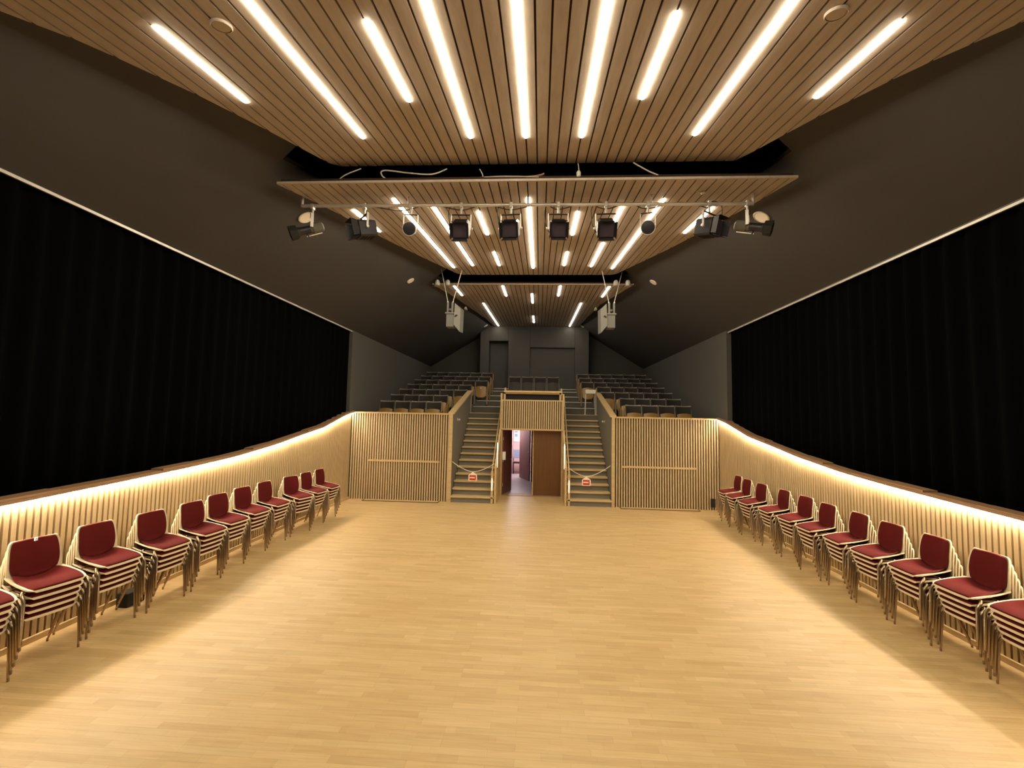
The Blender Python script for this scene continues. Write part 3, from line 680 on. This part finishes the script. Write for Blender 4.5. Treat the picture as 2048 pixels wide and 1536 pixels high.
# ================================================================= THEATRE SEATS
ts = empty('theatre_seat')
def arc(w_, z0, z1, y0, sag, nz=6, nx=11, rise=0.0, rb=0.0, lean=0.0):
    Pg, Ng = [], []
    for i in range(nz):
        t = i/(nz-1); z = z0+(z1-z0)*t; r, rn = [], []
        for j in range(nx):
            v = -1+2*j/(nx-1)
            zz = z + rise*t*(v*v) + rb*(1-t)*abs(v)**4
            r.append(Vector((w_*v, y0-sag*v*v+lean*t, zz))); rn.append(Vector((2*sag*v/w_*-1, -1, 0)).normalized())
        Pg.append(r); Ng.append(rn)
    return Pg, Ng
Pg, Ng = arc(0.215, 0.40, 0.90, 0.0, 0.05, rise=0.012, lean=0.06); MB().grid(Pg, 0.014, Ng).build('backrest', 'seat_back', ts, smooth=True)
Pg, Ng = arc(0.214, 0.893, 0.918, 0.052, 0.05, nz=2, rise=0.012); MB().grid(Pg, 0.020, Ng).build('top_edge', 'seat_edge', ts, smooth=True)
Pg, Ng = arc(0.190, 0.46, 0.875, -0.022, 0.045, rise=0.006, lean=0.055); MB().grid(Pg, 0.012, Ng).build('back_pad', 'seat_dark', ts, smooth=True)
Pg, Ng = arc(0.200, 0.27, 0.70, -0.20, -0.03, rise=-0.03, rb=0.10, lean=0.06); MB().grid(Pg, 0.014, Ng).build('seat', 'seat_ply', ts, smooth=True)
Pg, Ng = arc(0.185, 0.31, 0.675, -0.165, -0.03, rise=-0.02, rb=0.08, lean=0.06); MB().grid(Pg, 0.045, Ng).build('seat_pad', 'seat_dark', ts, smooth=True)
for sx in (-1, 1):
    m_ = MB(); x0, x1 = sorted((sx*0.214, sx*0.232))
    pl = [(-0.24, 0.0), (0.05, 0.0), (0.09, 0.84), (0.05, 0.88), (-0.04, 0.60), (-0.22, 0.58)]
    mt = Matrix(((0, 0, 1, x0), (1, 0, 0, 0), (0, 1, 0, 0), (0, 0, 0, 1)))
    m_.prism(pl, 0, x1-x0, mt); m_.build('side_panel', 'seat_edge', ts)
remember(ts)
tsw = None
firsts = True
blk = {'left': -1, 'right': 1}
def put_seat(x, y, z, label, group, plate=False):
    global firsts
    if firsts: o = ts; firsts = False
    else: o = copy_tree(ts)
    o.location = (x, y, z); tag(o, label, 'theatre seat', group)
    if plate:
        MB().box(-0.03, 0.03, -0.186, -0.170, 0.60, 0.635).build('number_plate', 'signwhite', o)
    return o
SP = 0.47
DSM = []
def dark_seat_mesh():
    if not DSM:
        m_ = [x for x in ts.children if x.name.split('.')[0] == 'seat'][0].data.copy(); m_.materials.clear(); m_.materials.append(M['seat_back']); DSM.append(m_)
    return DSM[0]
for side, sx in blk.items():
    for r in range(1, 8):
        outer = 4.56
        cnt = 4 if r <= 2 else 5 if r <= 4 else 6
        for j in range(cnt):
            off = outer-SP*(j+0.5)
            aisle = (j == cnt-1)
            x = XC+sx*off
            if aisle and cnt == 6: x = XC+sx*(off+0.0)
            put_seat(x, row_y(r), row_floor(r), 'dark theatre seat, %s block, %s row from front, %s from the %s wall' % (side, ORD[r-1], ORD[j], side),
                     'theatre seats in the %s block' % side, plate=aisle and r >= 5)
# ochre end panels beside the innermost seats of the lower rows
for side, sx in blk.items():
    for r in range(1, 8):
        cnt = 4 if r <= 2 else 5 if r <= 4 else 6
        x = XC+sx*(4.56-SP*cnt)-sx*0.012
        m_ = MB(); pl = [(-0.26, 0.0), (0.06, 0.0), (0.10, 0.86), (0.04, 0.90), (-0.05, 0.64), (-0.25, 0.60)]
        mt = Matrix(((0, 0, 1, x-0.01), (1, 0, 0, row_y(r)), (0, 1, 0, row_floor(r)), (0, 0, 0, 1)))
        m_.prism(pl, 0, 0.02, mt); o = m_.build('row_end_panel', 'seat_ply')
        tag(o, 'ochre plywood end panel closing the %s seat row of the %s block' % (ORD[r-1], side), 'end panel', 'row end panels')
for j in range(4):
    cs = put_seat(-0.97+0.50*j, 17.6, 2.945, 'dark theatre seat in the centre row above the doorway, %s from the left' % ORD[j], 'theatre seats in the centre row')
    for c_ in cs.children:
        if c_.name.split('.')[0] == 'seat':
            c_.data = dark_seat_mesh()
# white-topped folding table at the top of the right stairs
tb = empty('folding_table', (1.69, 15.05, 2.40)); tag(tb, 'small white-topped folding table at the top of the right stairs', 'table')
MB().box(-0.165, 0.165, -0.12, 0.12, 0.70, 0.83).build('tabletop', 'white', tb, bevel=0.01)
for (x, y) in ((-0.15, -0.10), (0.15, -0.10), (-0.15, 0.10), (0.15, 0.10)):
    MB().tube([(x, y, 0.74), (x*1.15, y*1.1, 0.0)], 0.008, 8).build('leg', 'white', tb, smooth=True)

# ================================================================= SPOTLIGHT BAR
BYY, BZ = 6.1, 5.258
bar = empty('lighting_bar', (0, BYY, BZ)); tag(bar, 'long horizontal metal bar carrying the stage spotlights', 'lighting bar')
MB().tube([(-3.46, 0, 0.012), (2.86, 0, -0.012)], 0.024, 12).build('pipe', 'alu', bar, smooth=True)
for x in (-3.46, -1.9, -0.2, 1.5, 2.86):
    zt = 2.3+2.384+.1156*BYY-BZ
    MB().tube([(x, 0, 0.0), (x, 0, zt if abs(x+0.3) < 3 else 0.22)], 0.014 if abs(x+.3) < 3 else 0.02, 8).build('hanger', 'alu', bar, smooth=True)
def cable(pts, r, mat, label, group=None, nm='cable'):
    # smooth through points
    out = []
    for i in range(len(pts)-1):
        for u in range(6): out.append(cr_(pts, (i+u/6)/(len(pts)-1)))
    out.append(list(pts[-1]))
    o = MB().tube(out, r, 6).build(nm, mat, smooth=True); return tag(o, label, 'cable', group)
xs = [-2.53, -2.0, -1.6, -1.14, -0.8, -0.44, 0.0, 0.22, 0.6, 0.88, 1.2, 1.43, 1.9, 2.28]
pts = []
for i, x in enumerate(xs): pts.append((x, BYY+0.03, BZ+(0.03 if i % 2 == 0 else -0.055)))
cable(pts, 0.008, 'cable', 'black power cable looped along the spotlight bar')
for i, (x, s) in enumerate(((-1.14, -1), (-0.44, -1), (0.225, -1), (0.88, -1), (2.28, 1))):
    cable([(x-s*0.02, BYY+0.05, BZ+0.03), (x+s*0.10, BYY+0.05, BZ+0.05), (x+s*0.19, BYY+0.06, BZ-0.04), (x+s*0.17, BYY+0.10, BZ-0.25), (x+s*0.10, BYY+0.16, BZ-0.36)], 0.007, 'cable',
          'black lead looping down from the bar, %s such lead from the left' % ORD[i], 'leads of the spotlights')

def hanging(root, bodyz):
    MB().box(-0.02, 0.02, -0.035, 0.035, -0.045, 0.03).build('clamp', 'alu', root, bevel=0.004)
    MB().tube([(0, 0, -0.04), (0, 0, -0.13)], 0.016, 10).build('spigot', 'alu', root, smooth=True)
def yoke(root, hw, z0, z1, mat='alu'):
    m_ = MB(); m_.box(-hw, hw, -0.012, 0.012, z0-0.005, z0+0.005); root_y = m_.build('yoke', 'blackmetal', root)
    for s in (-1, 1):
        MB().box(s*hw-0.006, s*hw+0.006, -0.012, 0.012, z1, z0).build('yoke_arm', mat, root)
        MB().lathe([(0.02, 0), (0.022, 0.02), (0.012, 0.025)], Matrix.Translation((s*(hw+0.004), 0, z1+0.01)) @ Matrix.Rotation(s*PI/2, 4, 'Y'), 10).build('knob', 'blackmetal', root, smooth=True)
def fresnel(x, yaw, tilt, label, sz=1.1):
    r = empty('stage_spotlight', (x, BYY, BZ)); tag(r, label, 'spotlight', 'stage spotlights on the bar'); hanging(r, 0)
    yk = empty('head'); yk.parent = r; yk.rotation_euler = (0, 0, yaw)
    hw = 0.125*sz
    # yoke arms
    m_ = MB(); m_.box(-hw, hw, -0.012, 0.012, -0.145, -0.135); m_.build('yoke', 'blackmetal', yk)
    for s in (-1, 1): 
        MB().box(s*hw-0.006, s*hw+0.006, -0.014, 0.014, -0.36, -0.135).build('yoke_arm', 'alu', yk)
        MB().lathe([(0.018, 0), (0.02, 0.02), (0.01, 0.025)], Matrix.Translation((s*(hw+0.005), 0, -0.34)) @ Matrix.Rotation(s*PI/2, 4, 'Y'), 10).build('knob', 'alu', yk, smooth=True)
    T = Matrix.Translation((0, 0, -0.345)) @ Matrix.Rotation(tilt, 4, 'X')
    b = MB(); hb = 0.105*sz
    pf = [(-hb, -0.12), (-hb+0.02, -hb-0.02), (hb-0.02, -hb-0.02), (hb, -0.12), (hb, 0.08), (hb-0.04, 0.115), (-hb+0.04, 0.115), (-hb, 0.08)]
    # body: extrude a rounded square along y
    mt = T @ Matrix(((1, 0, 0, 0), (0, 0, 1, 0), (0, 1, 0, 0), (0, 0, 0, 1)))
    b.prism([(-hb+.02, -hb), (hb-.02, -hb), (hb, -hb+.02), (hb, hb-.03), (hb-.03, hb), (-hb+.03, hb), (-hb, hb-.03), (-hb, -hb+.02)], -0.10, 0.15, mt)
    b.build('body', 'blackmetal', yk, bevel=0.004)
    b = MB()
    for i in range(4): b.prism([(-hb+.03, -hb-.006), (hb-.03, -hb-.006), (hb-.03, hb+.006), (-hb+.03, hb+.006)], -0.04+i*0.045, -0.03+i*0.045, mt)
    b.build('vents', 'blackmetal', yk)
    ML = T @ Matrix.Rotation(PI/2, 4, 'X')
    MB().lathe([(0.092*sz, 0.095), (0.092*sz, 0.112), (0.08*sz, 0.115)], ML, 24).build('lens_ring', 'blackmetal', yk, smooth=True)
    MB().lathe([(0.078*sz, 0.105), (0.06*sz, 0.117), (0.02*sz, 0.123)], ML, 24).build('lens', 'lens', yk, smooth=True)
    MB().prism([(-0.085*sz, -0.085*sz), (0.085*sz, -0.085*sz), (0.085*sz, 0.085*sz), (-0.085*sz, 0.085*sz)], -0.126, -0.122, mt).build('colour_filter', 'lens', yk)
    for q in range(4):
        MD = T @ Matrix.Rotation(q*PI/2, 4, 'Y')
        d = MB(); d.hexa([MD @ Vector(p) for p in ((-0.085*sz, -0.115, 0.098*sz), (0.085*sz, -0.115, 0.098*sz), (0.10*sz, -0.21, 0.115*sz), (-0.10*sz, -0.21, 0.115*sz), (-0.085*sz, -0.115, 0.101*sz), (0.085*sz, -0.115, 0.101*sz), (0.10*sz, -0.21, 0.118*sz), (-0.10*sz, -0.21, 0.118*sz))])
        d.build('barn_door', 'blackmetal', yk)
    return r
def flat_root(r):
    """move the parts of the inner head empty up one level"""
    hd = [c for c in r.children if c.name.startswith('head')][0]
    mw = hd.rotation_euler.to_matrix().to_4x4()
    for c in list(hd.children):
        c.parent = r; c.matrix_basis = mw @ c.matrix_basis
    bpy.data.objects.remove(hd)
fx = [(-2.535, math.radians(-48), 0.25, 'square black spotlight turned sideways, second from the left on the bar'),
      (-1.139, math.radians(3), 0.55, 'square black spotlight, fourth from the left on the bar'),
      (-0.438, math.radians(-4), 0.5, 'square black spotlight just left of the centre strip light'),
      (0.225, math.radians(2), 0.5, 'square black spotlight just right of the centre strip light'),
      (0.88, math.radians(-2), 0.55, 'square black spotlight, seventh from the left on the bar'),
      (2.276, math.radians(35), 0.25, 'square black spotlight turned sideways, second from the right on the bar')]
for x, yw, tl, lb in fx: flat_root(fresnel(x, yw, tl, lb))
def par(x, yaw, tilt, label):
    r = empty('par_spotlight', (x, BYY, BZ)); tag(r, label, 'spotlight', 'stage spotlights on the bar'); hanging(r, 0)
    hd = empty('head'); hd.parent = r; hd.rotation_euler = (0, 0, yaw)
    MB().box(-0.10, 0.10, -0.01, 0.01, -0.135, -0.127).build('yoke', 'blackmetal', hd)
    for s in (-1, 1): MB().box(s*0.10-0.004, s*0.10+0.004, -0.012, 0.012, -0.33, -0.13).build('yoke_arm', 'alu', hd)
    T = Matrix.Translation((0, 0, -0.34)) @ Matrix.Rotation(tilt, 4, 'X') @ Matrix.Rotation(PI/2, 4, 'X')
    MB().lathe([(0.04, -0.18), (0.06, -0.16), (0.065, -0.08), (0.088, -0.02), (0.09, 0.09), (0.084, 0.092)], T, 24).build('can', 'blackmetal', hd, smooth=True)
    MB().lathe([(0.082, 0.07), (0.05, 0.08), (0.01, 0.084)], T, 24).build('lens', 'lens', hd, smooth=True)
    MB().lathe([(0.093, 0.08), (0.097, 0.085), (0.097, 0.10), (0.088, 0.10), (0.088, 0.08), (0.093, 0.08)], T, 24, cap=False).build('colour_frame', 'alu', hd, smooth=True)
    return r
flat_root(par(-1.86, 0.1, 0.35, 'small round black spotlight, third from the left on the bar'))
flat_root(par(1.45, -0.2, 0.35, 'small round black spotlight, third from the right on the bar'))
def profile(x, yaw, tilt, label):
    r = empty('profile_spotlight', (x, BYY, BZ)); tag(r, label, 'spotlight', 'stage spotlights on the bar'); hanging(r, 0)
    hd = empty('head'); hd.parent = r; hd.rotation_euler = (0, 0, yaw)
    MB().box(-0.085, 0.085, -0.03, 0.03, -0.14, -0.13).build('yoke', 'blackmetal', hd)
    for s in (-1, 1): MB().box(s*0.085-0.004, s*0.085+0.004, -0.02, 0.02, -0.33, -0.13).build('yoke_arm', 'alu', hd)
    T = Matrix.Translation((0, 0, -0.33)) @ Matrix.Rotation(tilt, 4, 'X') @ Matrix.Rotation(PI/2, 4, 'X')
    MB().lathe([(0.035, -0.17), (0.07, -0.15), (0.075, -0.02), (0.055, 0.0), (0.055, 0.02)], T, 20).build('lamp_house', 'rail_grey', hd, smooth=True)
    MB().lathe([(0.054, 0.015), (0.054, 0.17), (0.062, 0.175), (0.062, 0.20), (0.05, 0.20)], T, 20).build('lens_tube', 'blackmetal', hd, smooth=True)
    MB().lathe([(0.065, 0.19), (0.095, 0.20), (0.105, 0.30), (0.10, 0.30), (0.088, 0.205)], T, 6).build('hood', 'dark', hd)
    MB().tube([T @ Vector((0.0, -0.085, -0.12)), T @ Vector((0.0, -0.09, 0.10))], 0.008, 6).build('guide_rod', 'alu', hd, smooth=True)
    MB().lathe([(0.012, 0.06), (0.012, 0.10), (0.006, 0.104)], T @ Matrix.Rotation(PI/2, 4, 'X') @ Matrix.Translation((0, 0.08, 0)), 8).build('focus_knob', 'blackmetal', hd, smooth=True)
    return r
flat_root(profile(-3.30, math.radians(-62), 0.42, 'slim profile spotlight at the far left end of the bar, aimed left'))
flat_root(profile(2.78, math.radians(62), 0.30, 'slim profile spotlight at the far right end of the bar, aimed right'))

# loose cables in the gap between the rafts
cable([(-2.75, 5.66, 5.38), (-2.62, 5.6, 5.44), (-2.4, 5.6, 5.53)], 0.008, 'wcable', 'short stray cable end poking from the gap, far left')
cable([(-2.0, 5.66, 5.37), (-2.12, 5.62, 5.44), (-2.08, 5.58, 5.49), (-1.75, 5.6, 5.46), (-1.45, 5.6, 5.44), (-1.25, 5.6, 5.51)], 0.009, 'wcable', 'looped white cable in the gap left of centre')
cable([(-0.82, 5.66, 5.38), (-0.78, 5.62, 5.42), (-0.82, 5.6, 5.50)], 0.007, 'wcable', 'short white cable in the gap near the left spotlights')
cable([(1.58, 5.66, 5.38), (1.35, 5.6, 5.44), (1.15, 5.6, 5.56)], 0.009, 'wcable', 'white cable curving down through the gap right of centre')
cable([(-0.45, 5.66, 5.41), (-0.1, 5.64, 5.42), (0.02, 5.62, 5.44)], 0.012, 'cap', 'thin brown cable lying along the edge of middle raft')
cable([(-1.0, 5.64, 5.40), (-0.5, 5.62, 5.41), (0.0, 5.63, 5.395)], 0.010, 'board', 'loose timber coloured strip on the edge of middle raft')
cable([(0.45, 5.6, 5.56), (0.47, 5.62, 5.44)], 0.006, 'wcable', 'thin cord above the small white plug')
o = MB().lathe([(0.015, 0), (0.028, 0.01), (0.028, 0.06), (0.015, 0.08)], Matrix.Translation((0.46, 5.61, 5.385)), 10).build('plug', 'white', smooth=True); tag(o, 'small white plug hanging at the edge of middle raft', 'plug')
cable([(2.12, 6.0, 5.36), (2.05, 5.98, 5.38), (1.95, 5.97, 5.43)], 0.006, 'wcable', 'thin lead of the plug near the right spotlights')
o = MB().lathe([(0.012, 0), (0.02, 0.01), (0.02, 0.05), (0.01, 0.06)], Matrix.Translation((2.13, 6.0, 5.345)) @ Matrix.Rotation(1.2, 4, 'Y'), 10).build('plug', 'white', smooth=True); tag(o, 'small pale plug hanging near the right end of the bar', 'plug')

# ================================================================= HANGING LOUDSPEAKERS
for side, sx, xc2, ca, cb in (('left', -1, -2.27, (-2.612, 11.40, 6.11), (-1.995, 11.0, 5.95)), ('right', 1, 1.73, (2.128, 11.70, 6.18), (1.506, 11.06, 5.96))):
    r = empty('hanging_loudspeaker', (xc2, 11.2, 4.55)); tag(r, 'pale grey loudspeaker cabinet hanging on two cables, %s side' % side, 'loudspeaker', 'hanging loudspeakers')
    f = sx
    MB().box(*sorted((f*0.13, -f*0.07)), 0.0, 0.26, 0.0, 0.33).build('amplifier_box', 'spk', r, bevel=0.006)
    MB().box(*sorted((f*0.155, -f*0.08)), -0.02, 0.26, 0.33, 0.37).build('shelf', 'spk', r)
    for xx in (0.10, -0.02): MB().box(*sorted((f*xx-0.022, f*xx+0.022)), 0.0, 0.05, 0.37, 0.63).build('bracket', 'spk', r)
    MB().lathe([(0.03, 0), (0.035, 0.03), (0.02, 0.05)], Matrix.Translation((f*0.03, 0.0, 0.43)) @ Matrix.Rotation(PI/2, 4, 'X'), 12).build('bolt', 'rail_grey', r, smooth=True)
    # wedge shaped cabinet turned towards the centre
    pts = [(-f*0.07, -0.04, 0.05), (-f*0.22, 0.02, -0.13), (-f*0.25, 0.34, -0.10), (-f*0.08, 0.34, 0.05), (-f*0.09, -0.04, 0.60), (-f*0.23, 0.02, 0.46), (-f*0.26, 0.34, 0.50), (-f*0.09, 0.34, 0.60)]
    if f < 0: pts = [pts[i] for i in (0, 1, 2, 3, 4, 5, 6, 7)]
    MB().hexa(pts).build('cabinet', 'spk', r)
    MB().obox(Matrix.Translation((-f*0.115, -0.022, 0.27)) @ Matrix.Rotation(f*0.6, 4, 'Y'), 0.045, 0.012, 0.02).build('handle_slot', 'dark', r)
    for q, (t_, xx) in enumerate(((ca, 0.10*f), (cb, -0.02*f))):
        e = (t_[0]-xc2, t_[1]-11.2, t_[2]-4.55)
        MB().tube([(xx, 0.03, 0.62), e], 0.010, 6).build('suspension_cable', 'wcable', r, smooth=True)
        MB().tube([(xx, 0.03, 0.60), (xx+(e[0]-xx)*0.05, 0.03, 0.66)], 0.02, 8).build('shackle', 'alu', r, smooth=True)
    MB().lathe([(0.02, 0), (0.05, 0.03), (0.05, 0.06), (0.03, 0.07)], Matrix.Translation((-f*0.30, 0.2, 0.50)) @ Matrix.Rotation(f*-1.2, 4, 'Y'), 12).build('fixing_knob', 'spk', r, smooth=True)
